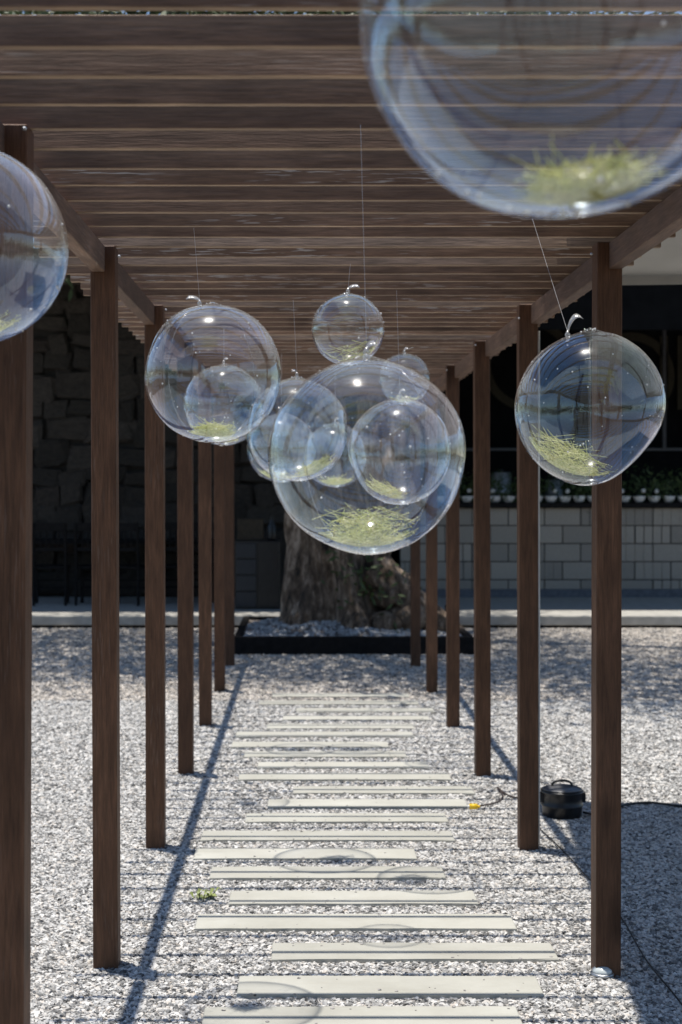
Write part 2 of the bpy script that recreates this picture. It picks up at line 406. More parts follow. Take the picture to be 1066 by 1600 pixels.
for row in range(5):
    x = -3.95; z = 0.105 + (row - 0) * BH - 0.12
    if row % 2:
        mesh_obj('block', bl[(0, 1)], M_block, bar, (x, 0, z)); x += BW / 2
    while x + BW < 4.3:
        mesh_obj('block', bl[(1, 1 if rnd.random() < 0.38 else 0)], M_block, bar, (x, rnd.uniform(-.002, .002), z)); x += BW
mesh_obj('counter_top', box_mesh('counter_top', -4.02, 4.35, -0.10, 0.75, 1.160, 1.225, bevel=0.006), M_blackwood, bar)
mesh_obj('back_counter', box_mesh('back_counter', -3.9, 4.4, 2.3, 2.98, 0.002, 1.95), M_blackpaint, bar)
mesh_obj('back_shelf', box_mesh('back_shelf', -3.9, 4.4, 2.2, 2.98, 1.953, 1.99), flat('shelf_edge', (0.10, 0.10, 0.11), 0.5), bar)
mesh_obj('frame_post', box_mesh('frame_post', 0.0, 0.05, 2.1, 2.15, 1.992, 3.9), flat('frame_paint', (0.05, 0.05, 0.06), 0.5), bar)
# gold letters on the back wall (strokes only as far as they can be made out)
sg = empty('letter_sign', (0, WY + 2.97, 0), 'dim gold ring and stroke letters on black back wall of the bar', 'sign')
def ring(cx, cy, rpx, a0, a1, wpx):
    Y = WY + 2.97; c = at(cx, cy, Y); s = Y / FPX; bm = bmesh.new(); vs_ = []
    n = 28
    for k in range(n + 1):
        a = R(a0 + (a1 - a0) * k / n)
        for rr in (rpx - wpx / 2, rpx + wpx / 2):
            for dy in (0, -0.03):
                vs_.append(bm.verts.new((c.x + math.cos(a) * rr * s, dy, c.z + math.sin(a) * rr * s)))
    for k in range(n):
        a = vs_[4 * k:4 * k + 4]; b = vs_[4 * k + 4:4 * k + 8]
        bm.faces.new((a[1], a[3], b[3], b[1])); bm.faces.new((a[0], b[0], b[2], a[2]))
        bm.faces.new((a[0], a[1], b[1], b[0])); bm.faces.new((a[2], b[2], b[3], a[3]))
    bmesh.ops.recalc_face_normals(bm, faces=bm.faces)
    return mesh_obj('letter', to_mesh(bm, 'letter'), M_gold, sg)
ring(826, 570, 66, 40, 320, 13)
ring(985, 588, 62, -40, 130, 13)
for x in (1037, 1064):
    a = at(x - 6, 640, WY + 2.97); b = at(x + 6, 525, WY + 2.97)
    mesh_obj('letter', box_mesh('letter', a.x, b.x, -0.03, 0, a.z, b.z), M_gold, sg)

# ---------------------------------------------------------- pergola
perg = empty('pergola', (0.165, 4.68, 0), 'long dark brown timber pergola with slatted roof over the path', 'pergola')
PO = Vector((0.165, 4.68, 0))
PS, P0 = 1.57, 4.68          # post spacing, first full pair
post_me = box_mesh('post', -.041, .041, -.041, .041, -0.05, 2.388, bevel=0.003)
posts_L = {}; posts_R = {}
for k in range(-5, 6):
    y = P0 + PS * k
    for side, X in (('L', -0.650), ('R', 0.986)):
        lean = rnd.uniform(-.0035, .0035)
        if side == 'L' and k == 0: lean = -0.004
        if k >= 1 and lean > 0: lean *= -1     # the far posts lean a touch to the left
        yy = y + (0.04 if side == 'L' else -0.01) + rnd.uniform(-.015, .015)
        if side == 'L' and k == -1: X = -0.660; lean = 0.004
        o = mesh_obj('post', post_me, M_post, perg, Vector((X - lean * -1.2, yy, 0)) - PO, (0, lean, rnd.uniform(-.02, .02)))
# beams between the posts, flush with the outer half of the posts
beam_me = box_mesh('beam', -.0225, .0225, 0, PS - 0.012, 2.300, 2.386, bevel=0.003)
for k in range(-5, 5):
    for X, off in ((-0.678, 0.046), (1.014, -0.004)):
        mesh_obj('beam', beam_me, M_beam, perg, Vector((X, P0 + PS * k + off - 0.034, 0)) - PO, (0, 0, rnd.uniform(-.001, .001)))
# slats
SL = 0.198
n0 = -33
for i in range(n0, 53):
    y = 2.356 + SL * i
    me_len = 1
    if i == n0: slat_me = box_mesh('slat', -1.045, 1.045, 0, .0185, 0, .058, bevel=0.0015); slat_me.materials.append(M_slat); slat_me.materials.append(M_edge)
    if i == n0:
        for p in slat_me.polygons:
            if p.normal.z < -.5: p.material_index = 1
    tilt = rnd.uniform(-.035, .03)
    if i in (2, 5, 12, 14, 20, 26): tilt = -rnd.uniform(.08, .12)
    if i == 9: tilt = -.07
    so = mesh_obj('slat', slat_me, M_slat, perg, Vector((0.135 + rnd.uniform(-.012, .012), y + rnd.uniform(-.006, .006), 2.3885 + (0.003 if abs(tilt) > .06 else 0))) - PO,
             (tilt, rnd.uniform(-.0012, .0012), rnd.uniform(-.0025, .0025)))
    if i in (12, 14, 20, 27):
        so.material_slots[0].link = 'OBJECT'; so.material_slots[0].material = M_slat_sunlit; so['label'] = 'paler slat with sunlight painted in'
# screws at the post heads
bm = bmesh.new()
for k in range(-1, 6):
    for X in (-0.602, 0.938):
        add_lathe(bm, [(0.004, -0.004), (0.0055, 0.0), (0.003, 0.004)], 6, (X - PO.x, P0 + PS * k - 0.046 - PO.y, 2.345 + rnd.uniform(-.03, .03)))
mesh_obj('screw', to_mesh(bm, 'screw'), M_steel, perg)
# white conduit behind the second post on the right
c = empty('cable_conduit', (1.04, P0 + PS + .05, 0), 'thin white cable running up the back of second right post', 'cable')
bm = bmesh.new(); add_tube(bm, [(0, 0, 0.0), (0.001, 0, 0.8), (-0.001, 0, 1.6), (0, 0, 2.28)], 0.006, 8)
mesh_obj('conduit', to_mesh(bm, 'conduit', True), M_white, c)

# ---------------------------------------------------------- parasol on the right
def fabric():
    m = NT('parasol_cloth'); v = m.coord((1, 1, 1)); g = m.noise(v, 3, 4)
    c = m.ramp(g, [(0.3, (0.42, 0.41, 0.38)), (0.7, (0.48, 0.47, 0.44))])
    m.link(c, m.p.inputs['Base Color']); m.p.inputs['Roughness'].default_value = 0.9
    tl = m.new('ShaderNodeBsdfTranslucent'); m.link(c, tl.inputs[0])
    mx = m.new('ShaderNodeMixShader'); mx.inputs[0].default_value = 0.10
    m.link(m.p.outputs[0], mx.inputs[1]); m.link(tl.outputs[0], mx.inputs[2]); m.link(mx.outputs[0], m.out.inputs[0]); return m.m
M_cloth = fabric()
par = empty('parasol', (2.75, 5.30, 0), 'large square pale grey parasol beside the right hand posts', 'parasol', rz=R(-5.5))
HS, ZE, ZT = 1.82, 2.665, 3.25
bm = bmesh.new()
n = 8; V = {}
def cz(u, w):
    m_ = max(abs(u), abs(w)); return ZT + (ZE - ZT) * m_ - 0.05 * (math.sin(math.pi * m_) * (1 - min(abs(u), abs(w)) / max(m_, 1e-6)))
for a in range(-n, n + 1):
    for b in range(-n, n + 1): V[a, b] = bm.verts.new((a / n * HS, b / n * HS, cz(a / n, b / n)))
for a in range(-n, n):
    for b in range(-n, n): bm.faces.new((V[a, b], V[a + 1, b], V[a + 1, b + 1], V[a, b + 1]))
can = mesh_obj('canopy', to_mesh(bm, 'canopy', True), M_cloth, par)
sd = can.modifiers.new('thickness', 'SOLIDIFY'); sd.thickness = 0.004
bm = bmesh.new()
for i in range(4):
    a = i * math.pi / 2; d = Vector((math.cos(a), math.sin(a), 0)); s = Vector((-d.y, d.x, 0))
    p = d * (HS + .002) - s * HS; q = d * (HS + .002) + s * HS
    vv = [bm.verts.new((*(p.xy), ZE - 0.0)), bm.verts.new((*(q.xy), ZE)), bm.verts.new((*(q.xy), ZE - .05)), bm.verts.new((*(p.xy), ZE - .05))]
    bm.faces.new(vv)
val = mesh_obj('valance', to_mesh(bm, 'valance'), M_cloth, par); sd = val.modifiers.new('thickness', 'SOLIDIFY'); sd.thickness = 0.004
for i in range(8):
    a = i * math.pi / 4; L = HS * (1.40 if i % 2 else 0.98)
    d = Vector((math.cos(a), math.sin(a), 0)); bm = bmesh.new()
    zt = ZE if i % 2 else ZE
    add_tube(bm, [Vector((0, 0, ZT - .05)), d * L * .5 + Vector((0, 0, (ZT + zt) / 2 - .085)), d * L + Vector((0, 0, zt - .025))], 0.011, 6)
    mesh_obj('rib', to_mesh(bm, 'rib'), M_blackwood, par)
bm = bmesh.new(); add_tube(bm, [(0, 0, 0.05), (0, 0, ZT + .05)], 0.028, 12); mesh_obj('pole', to_mesh(bm, 'pole', True), M_blackwood, par)
mesh_obj('base', box_mesh('base', -.4, .4, -.4, .4, 0.0, 0.06, bevel=0.01), M_concrete, par)

# ---------------------------------------------------------- tree in its planter
PX0, PX1, PY0, PY1, PH = -0.66, 1.60, 13.35, 15.45, 0.17
pl = empty('tree_planter', ((PX0 + PX1) / 2, PY0, 0), 'low black timber planter box at the end of the path', 'planter')
o0 = pl.location
def prt(nm, x0, x1, y0, y1, z0, z1, mat, par_, org, bv=0.006):
    return mesh_obj(nm, box_mesh(nm, x0 - org[0], x1 - org[0], y0 - org[1], y1 - org[1], z0, z1, bevel=bv), mat, par_)
prt('board', PX0, PX1, PY0, PY0 + .07, -.01, PH, M_blackwood, pl, o0); prt('board', PX0, PX1, PY1 - .07, PY1, -.01, PH, M_blackwood, pl, o0)
prt('board', PX0, PX0 + .07, PY0 + .072, PY1 - .072, -.01, PH - .002, M_blackwood, pl, o0); prt('board', PX1 - .07, PX1, PY0 + .072, PY1 - .072, -.01, PH - .002, M_blackwood, pl, o0)
prt('corner_post', PX1 - .06, PX1 + .03, PY1 + .002, PY1 + .09, -.01, PH + .12, M_blackwood, pl, o0)
bm = bmesh.new()
gx, gy = 40, 30; G = {}
for i in range(gx + 1):
    for j in range(gy + 1):
        x = PX0 + .075 + (PX1 - PX0 - .15) * i / gx; y = PY0 + .075 + (PY1 - PY0 - .15) * j / gy
        d = min(1, ((x - .35) / 1.0) ** 2 + ((y - 14.5) / 1.0) ** 2)
        zz = PH - .03 + .13 * (1 - d) + noise.noise(Vector((x * 4, y * 4, 0))) * .03
        G[i, j] = bm.verts.new((x - o0[0], y - o0[1], zz))
for i in range(gx):
    for j in range(gy): bm.faces.new((G[i, j], G[i + 1, j], G[i + 1, j + 1], G[i, j + 1]))
M_soil = flat('soil', (0.16, 0.14, 0.125), 0.95, 0.4, 18, 0, 0.6)
mesh_obj('soil', to_mesh(bm, 'soil', True), M_soil, pl)
# pale stones lying on the soil
bm = bmesh.new()
for k in range(1500):
    x = rnd.uniform(PX0 + .1, PX1 - .1); y = rnd.uniform(PY0 + .09, 14.6)
    d = min(1, ((x - .35) / 1.0) ** 2 + ((y - 14.5) / 1.0) ** 2)
    zz = PH - .03 + .13 * (1 - d) + noise.noise(Vector((x * 4, y * 4, 0))) * .03
    r = rnd.uniform(.012, .032)
    mt = Matrix.Translation((x, y, zz + r * .25)) @ Matrix.Rotation(rnd.uniform(0, 6.28), 4, 'Z') @ Matrix.Diagonal((r, r * rnd.uniform(.6, 1), r * rnd.uniform(.5, .8), 1))
    rr = bmesh.ops.create_icosphere(bm, subdivisions=1, radius=1, matrix=mt)
    for v in rr['verts']: v.co += Vector([rnd.uniform(-.15, .15) * r for _ in range(3)])
M_palestone = flat('pale_stone', (0.38, 0.375, 0.37), 0.85, 0.5, 14, 0, 0.2)
sto = mesh_obj('planter_stones', to_mesh(bm, 'planter_stones'), M_palestone); tag(sto, 'pale stones covering the soil of the planter', kind='stuff')

def bark():
    m = NT('bark'); v = m.coord((1.0, 1.0, 0.35)); g = m.noise(v, 9, 8, 0.7); v2 = m.noise(m.coord((1, 1, 1)), 2.0, 4)
    c = m.ramp(g, [(0.38, (0.022, 0.015, 0.010)), (0.5, (0.19, 0.13, 0.085)), (0.62, (0.58, 0.44, 0.32))])
    c = m.mix(m.ramp(v2, [(0.4, (0, 0, 0)), (0.7, (0.6,) * 3)]), c, (0.10, 0.07, 0.05))
    m.link(c, m.p.inputs['Base Color']); m.p.inputs['Roughness'].default_value = 0.95; m.bump(g, 1.0, 0.06); return m.m
M_bark = bark()
tree = empty('old_tree', (0.40, 14.5, 0.2), 'thick gnarled tree trunk rising from the black planter', 'tree')
bm = bmesh.new()
def limb(path, rads, n=26, gn=0.18, seed=0, flare=0):
    path = [Vector(p) for p in path]; sp = smooth_path(path, 7); N_ = len(sp); rings = []
    for i, p in enumerate(sp):
        f = i / (N_ - 1) * (len(rads) - 1); a = int(min(f, len(rads) - 2)); r = rads[a] + (rads[a + 1] - rads[a]) * (f - a)
        t = (sp[min(i + 1, N_ - 1)] - sp[max(i - 1, 0)]).normalized(); u = Vector((1, 0, 0)); u = (u - t * u.dot(t)).normalized(); w = t.cross(u)
        rg = []
        for k in range(n):
            th = 2 * math.pi * k / n; d = u * math.cos(th) + w * math.sin(th)
            q = 1 + gn * noise.noise(Vector((math.cos(th) * 2.2 + seed, math.sin(th) * 2.2, p.z * 1.1))) * 1.6 + gn * .7 * noise.noise(Vector((math.cos(th) * 5, math.sin(th) * 5 + seed, p.z * 1.6))) + gn * .55 * abs(noise.noise(Vector((math.cos(th) * 11, math.sin(th) * 11 + seed, p.z * 1.4))))
            if flare: q += flare * math.exp(-max(0, p.z - 0) * 4.5) * (0.5 + 0.5 * math.cos(5 * th + 1.2))
            rg.append(bm.verts.new(p + d * r * q))
        rings.append(rg)
    for a, b in zip(rings, rings[1:]):
        for k in range(n): bm.faces.new((a[k], a[(k + 1) % n], b[(k + 1) % n], b[k]))
    bm.faces.new(rings[-1])
limb([(0.02, 0, -.1), (0.0, 0, .3), (-.10, 0, .8), (-.25, .0, 1.5), (-.45, .05, 2.3), (-.6, .1, 3.4)], [.54, .48, .42, .40, .38, .36, .3], 72, .26, 1, .45)
limb([(0.1, 0.0, .5), (.25, .1, 1.1), (.35, .15, 1.8), (.55, .2, 2.8), (.9, .2, 4.0)], [.34, .31, .26, .22, .16], 48, .24, 5)
# burls and roots at the foot
for (x, y, z_, r) in ((.62, -.46, .10, .17), (.40, -.56, .04, .13), (.82, -.30, .04, .15), (.44, -.44, .30, .14), (-.42, -.35, .0, .14), (.60, -.30, .42, .12)):
    rr = bmesh.ops.create_icosphere(bm, subdivisions=3, radius=r, matrix=Matrix.Translation((x, y, z_)) @ Matrix.Diagonal((1.25, 1, .9, 1)))
    for v in rr['verts']: v.co += v.normal * noise.noise(v.co * 7) * .05
limb([(.30, -.30, .55), (.62, -.4, .25), (.92, -.45, .06), (1.15, -.5, -.06)], [.20, .16, .10, .05], 20, .25, 9)
mesh_obj('trunk', to_mesh(bm, 'trunk', True), M_bark, tree)
for pth, rd in (([(-.55, .1, 3.2), (-1.4, .0, 4.2), (-2.6, -.4, 5.0)], [.2, .13, .06]), ([(-.5, .1, 3.2), (-.2, -1.0, 4.4), (.2, -2.2, 5.2)], [.2, .12, .05]), ([(.85, .2, 3.8), (1.8, .0, 4.8), (3.0, -.4, 5.4)], [.15, .1, .05]), ([(.8, .2, 3.7), (1.0, 1.0, 5.0), (1.2, 1.5, 6.2)], [.14, .09, .04])):
    bm = bmesh.new(); limb(pth, rd, 10, .12, 3); mesh_obj('branch', to_mesh(bm, 'branch', True), M_bark, tree)
def leaf_cloud(name, blobs, count, size, mat, parent, loc=(0, 0, 0), seed=1, clump=14):
    r = random.Random(seed); vs_, fs = [], []
    wts = [b[1][0] * b[1][1] * b[1][2] for b in blobs]
    for _ in range(count // clump):
        c, rad = r.choices(blobs, wts)[0]
        while True:
            p = Vector([r.uniform(-1, 1) for _ in range(3)])
            if p.length < 1 and r.random() < 0.25 + p.length: break
        base = Vector(c) + Vector((p.x * rad[0], p.y * rad[1], p.z * rad[2]))
        for _ in range(clump):
            q = base + Vector([r.gauss(0, size * (2.6 if clump < 30 else 6.2)) for _ in range(3)])
            d = Vector([r.gauss(0, 1) for _ in range(3)]).normalized(); u = d.orthogonal().normalized(); s = size * r.uniform(.6, 1.3)
            i = len(vs_); vs_ += [q - d * s, q + u * s * .32, q + d * s, q - u * s * .32]; fs.append((i, i + 1, i + 2, i + 3))
    me = bpy.data.meshes.new(name); me.from_pydata(vs_, [], fs)
    return mesh_obj(name, me, mat, parent, loc)
leaf_cloud('crown', [((-2.2, -.5, 5.6), (2.6, 2.4, 1.1)), ((0.2, -1.6, 5.9), (2.4, 2.2, 1.2)), ((2.4, -1.4, 6.0), (2.8, 2.8, 1.2)), ((0.3, 1.0, 6.8), (2.8, 2.2, 1.3)), ((4.4, -.6, 5.8), (1.8, 2.6, 1.0)), ((-2.6, -1.5, 5.2), (2.2, 1.2, .8)), ((.6, -2.3, 5.0), (1.6, .9, .7)), ((3.4, -3.0, 5.4), (2.2, 1.4, .8)), ((-4.2, .4, 5.6), (1.6, 1.8, 1.0))], 38000, .080, M_green, tree, seed=4, clump=260)
# ivy on the trunk foot
M_ivy = rand_tone('ivy_leaf', [(0, (0.06, 0.09, 0.02)), (1, (0.11, 0.15, 0.04))], 0.6, 30, 0.1)
iv = empty('trunk_shoots', (0.78, 13.95, 0.45), 'green leafy shoots growing from the right side of the trunk', 'plant')
leaf_cloud('leaves', [((-.18, 0, .36), (.30, .12, .30)), ((0.02, 0, .05), (.16, .1, .2))], 200, .045, M_ivy, iv, seed=6, clump=6)

# ---------------------------------------------------------- trees and hedges round the yard (seen in the reflections)
def hedge(name, x0, x1, y0, y1, z1, cnt, seed, label):
    bl_ = []; r = random.Random(seed); n_ = max(6, int((abs(x1 - x0) + abs(y1 - y0)) / 4))
    for k in range(n_):
        t = (k + .5) / n_; h = z1 * r.uniform(.55, 1.1)
        bl_.append(((x0 + (x1 - x0) * t, y0 + (y1 - y0) * t, h * .5), (3.0, 2.4, h * .5)))
    o = leaf_cloud(name, bl_, cnt, .30, M_green, None, seed=seed, clump=8); tag(o, label, kind='stuff'); return o
hedge('treeline', -45, 45, -34, -30, 5.5, 16000, 21, 'far line of green trees behind the yard')
hedge('treeline', -32, -30, -28, 30, 5.0, 9000, 22, 'far line of green trees along the yard side')
hedge('treeline', 32, 34, -28, 30, 5.0, 9000, 23, 'far line of green trees beyond the parasol')
hedge('treeline', -40, 40, 40, 42, 8.0, 12000, 24, 'far line of green trees behind the buildings')

# ================================================================== OBJECTS
# ---------------------------------------------------------- stepping planks
PK = [  # photo rows: left x, right x, top y, front-bottom y
    (314, 820, 1586, 1613), (370, 851, 1525, 1561), (424, 874, 1477, 1505), (304, 808, 1431, 1457), (357, 748, 1393, 1417),
    (327, 697, 1357, 1377), (302, 652, 1327, 1346), (313, 711, 1298, 1317), (383, 701, 1272, 1288), (418, 732, 1250, 1265),
    (458, 742, 1229, 1243), (372, 706, 1209, 1222), (402, 672, 1191, 1203), (381, 636, 1174, 1186), (361, 608, 1159, 1170),
    (368, 647, 1145, 1154), (417, 648, 1132, 1141), (442, 672, 1118, 1127), (463, 680, 1107, 1115), (405, 655, 1096, 1103), (425, 640, 1084, 1091)]
ordn = ['nearest', 'second', 'third', 'fourth', 'fifth', 'sixth', 'seventh', 'eighth', 'ninth', 'tenth', 'eleventh', 'twelfth', 'thirteenth', 'fourteenth', 'fifteenth', 'sixteenth', 'seventeenth', 'eighteenth', 'nineteenth', 'twentieth', 'twenty-first']
ZP = 0.013
for i, (x0, x1, yt, yb) in enumerate(PK):
    Yf = CAMH * FPX / (yb - CY)            # front foot on the ground
    Yb = (CAMH - ZP) * FPX / (yt - CY)
    dep = min(max(Yb - Yf, .17), .21); Ym = Yf + dep / 2
    a = (x0 - CX) * Yf / FPX; b = (x1 - CX) * Yf / FPX
    w = b - a
    bm = bmesh.new()
    # top outline with slightly ragged long edges
    nseg = 10
    r_ = random.Random(100 + i)
    for sgn in (0,):
        fr = [(-w / 2 + w * k / nseg + (r_.uniform(-.01, .01) if 0 < k < nseg else 0), -dep / 2 + r_.uniform(-.003, .003)) for k in range(nseg + 1)]
        bk = [(w / 2 - w * k / nseg, dep / 2 + r_.uniform(-.003, .003)) for k in range(nseg + 1)]
        lo = [bm.verts.new((x, y, -.03)) for x, y in fr + bk]; hi = [bm.verts.new((x, y, ZP)) for x, y in fr + bk]
        bm.faces.new(hi); bm.faces.new(lo[::-1])
        for k in range(len(hi)):
            j = (k + 1) % len(hi); bm.faces.new((lo[k], lo[j], hi[j], hi[k]))
        bmesh.ops.bevel(bm, geom=[e for e in bm.edges if all(v.co.z > ZP - .001 for v in e.verts)], offset=.003, segments=1, affect='EDGES')
    o = mesh_obj('stepping_plank', to_mesh(bm, 'stepping_plank'), M_plank, None, ((a + b) / 2, Ym, r_.uniform(-.001, .002)), (0, 0, r_.uniform(-.006, .006)))
    if i == 0: lab = 'pale concrete stepping plank nearest the viewer, cut off by the photo edge'
    elif i == 9: lab = 'tenth pale concrete plank from the viewer, with the yellow plug at its end'
    elif i == len(PK) - 1: lab = 'pale concrete stepping plank farthest from the viewer, closest to the tree planter'
    else: lab = f'pale concrete stepping plank, {ordn[i]} counting from the viewer towards the tree'
    tag(o, lab, 'plank', 'concrete planks of the garden path')

bm = bmesh.new(); r_ = random.Random(77)
for o in [x for x in col.objects if x.name.startswith('stepping_plank')]:
    xs = [v.co.x for v in o.data.vertices]; w = max(xs) - min(xs)
    for k in range(16):
        x = r_.uniform(-w / 2, w / 2); y = r_.choice((-1, 1)) * (.085 - abs(r_.gauss(0, .03))); rr = r_.uniform(.002, .0065)
        q = bmesh.ops.create_icosphere(bm, subdivisions=1, radius=1, matrix=Matrix.Translation((o.location.x + x, o.location.y + y, ZP + rr * .3)) @ Matrix.Diagonal((rr * 1.2, rr, rr * .6, 1)))
        for v in q['verts']: v.co += Vector([r_.uniform(-.25, .25) * rr for _ in range(3)])
gr_ = mesh_obj('gravel_grit', to_mesh(bm, 'gravel_grit'), flat('grit', (.34, .32, .30), .85, .6, 30)); tag(gr_, 'loose stone chips lying on the planks', kind='stuff')

# ---------------------------------------------------------- balloons
def grass_mat():
    m = NT('dried_grass'); v = m.coord((1, 1, 1)); g = m.noise(v, 160, 2, .6); h = m.noise(v, 30, 2)
    c = m.ramp(g, [(0.32, (0.28, 0.28, 0.08)), (0.46, (0.70, 0.69, 0.28)), (0.62, (0.92, 0.90, 0.62))])
    c = m.mix(m.ramp(h, [(0.4, (0, 0, 0)), (0.65, (0.6,) * 3)]), c, (0.42, 0.50, 0.14))
    m.link(c, m.p.inputs['Base Color']); m.p.inputs['Roughness'].default_value = 0.5; return m.m
M_grass = grass_mat()
def balloon_mesh(rad, seed, squash=(1, 1, 1)):
    bm = bmesh.new(); bmesh.ops.create_uvsphere(bm, u_segments=144, v_segments=96, radius=1)
    for v in bm.verts:
        d = v.co.normalized(); q = 1 + .022 * noise.noise(d * 1.3 + Vector((seed * 3.1, 0, 0))) + .006 * noise.noise(d * 3 + Vector((0, seed * 2.0, 0)))
        ang = math.acos(max(-1, min(1, d.z)))
        if ang < .22: q += .05 * (1 - ang / .22) ** 2       # drawn up to the knot
        v.co = Vector((d.x * q * squash[0], d.y * q * squash[1], d.z * q * squash[2])) * rad
    return to_mesh(bm, 'clear_balloon', True)
def grass_mesh(rad, seed, count, spread, lift, dirang, thick, inward=0.95):
    r = random.Random(seed); bm = bmesh.new()
    for k in range(count):
        th = r.uniform(0, 6.28); rr = spread * rad * math.sqrt(r.random()) * .75
        c = Vector((math.cos(th) * rr * 1.15, math.sin(th) * rr, 0)); a = R(dirang) + r.gauss(0, .55)
        d = Vector((math.cos(a), math.sin(a), 0)); L = rad * spread * r.uniform(.5, 1.15); lay = rad * r.random() ** 1.6 * lift
        slope = r.gauss(0, .36) ; pts = []
        for s in (-.5, -.17, .17, .5):
            p = c + d * L * s; h = min(p.length, rad * .86)
            p = p.normalized() * h if p.length > h else p
            z0 = -math.sqrt(max(1e-6, (inward * rad) ** 2 - h * h)) + .004
            z_ = max(z0, -inward * rad + lay + slope * s * L + rad * .03)
            q = Vector((p.x, p.y, z_))
            if q.length > rad * .955: q = q.normalized() * rad * .955
            pts.append(q)
        add_tube(bm, pts, [thick, thick * .9, thick * .8, thick * .5], 3, False)
        if r.random() < .5:
            for _ in range(3):
                p = pts[-1] + Vector([r.gauss(0, thick * 3) for _ in range(3)])
                if p.length < rad * .96: bmesh.ops.create_icosphere(bm, subdivisions=1, radius=thick * r.uniform(1.2, 2.2), matrix=Matrix.Translation(p))
    return to_mesh(bm, 'grass_tuft')
# px, py, radius px, depth, seed, squash, string top (px, py) , grass (count, spread, lift, dir, tilt about view axis), label, grass label
BAL = [
    (882, 17, 322, 1.463, 1, (1, 1, 1), None, (300, .32, .15, 60, -7), 'huge clear balloon in the top corner, nearest the viewer', 'blurred dry grass in the biggest balloon at the top'),
    (-66, 384, 171, 2.755, 2, (1, 1, .93), None, (200, .5, .2, 0, 0), 'clear balloon cut off by the left edge, in front of the first post', 'dry grass in the balloon cut off by left edge'),
    (333, 584, 107, 4.42, 3, (1.0, 1, 1.02), (303, 357), (300, .30, .17, 20, 0), 'clear balloon hanging in front of the third left post, moss green grass inside', 'short dry grass clump in the left hanging balloon'),
    (350, 633, 63, 7.2, 4, (1, 1, 1), None, (120, .32, .15, 0, 0), 'smaller looking clear balloon showing through the left hanging balloon', 'dry grass in the balloon seen through the left one'),
    (464, 672, 79, 6.1, 5, (1, 1, 1.03), (450, 560), (180, .36, .2, 0, -24), 'clear balloon left of the big middle balloon, overlapping its edge', 'dry grass in the balloon left of the big middle one'),
    (440, 700, 54, 8.6, 6, (1, 1, 1), None, (120, .45, .2, 0, 10), 'far clear balloon peeping out below the one left of middle', 'dry grass in the far balloon low left of middle'),
    (544, 515, 57, 5.10, 7, (1, 1, .98), (553, 350), (70, .62, .5, 5, -16), 'small clear balloon just above the big middle balloon, long stems inside', 'long green stems in the small upper balloon'),
    (632, 592, 40, 8.2, 8, (1, 1, 1), (670, 445), (60, .5, .2, 0, 0), 'far small clear balloon peeping out at right above the big middle one', 'dry grass in the far small balloon, upper right of middle'),
    (573, 713, 153, 3.10, 9, (1, 1, 1.0), (563, 163), (260, .42, .36, 5, 0), 'big clear balloon in the middle of the path, hung on a long line', 'wide bundle of dry grass stems in the big middle balloon'),
    (625, 705, 80, 5.80, 10, (1, 1, 1.04), (612, 545), (150, .35, .2, 0, 20), 'clear balloon seen through the right half of the big middle one', 'dry grass in the balloon seen through the big middle one'),
    (524, 712, 50, 8.6, 11, (1, 1, 1), None, (110, .5, .2, 0, 0), 'far clear balloon seen through the centre of the big middle one', 'dry grass in the far balloon behind the big middle one'),
    (922, 640, 117, 4.03, 12, (1.0, 1, 1.025), (832, 343), (260, .52, .36, 0, 26), 'lopsided clear balloon hanging in front of the right posts', 'tall slanting dry grass bundle in the right hand balloon'),
]
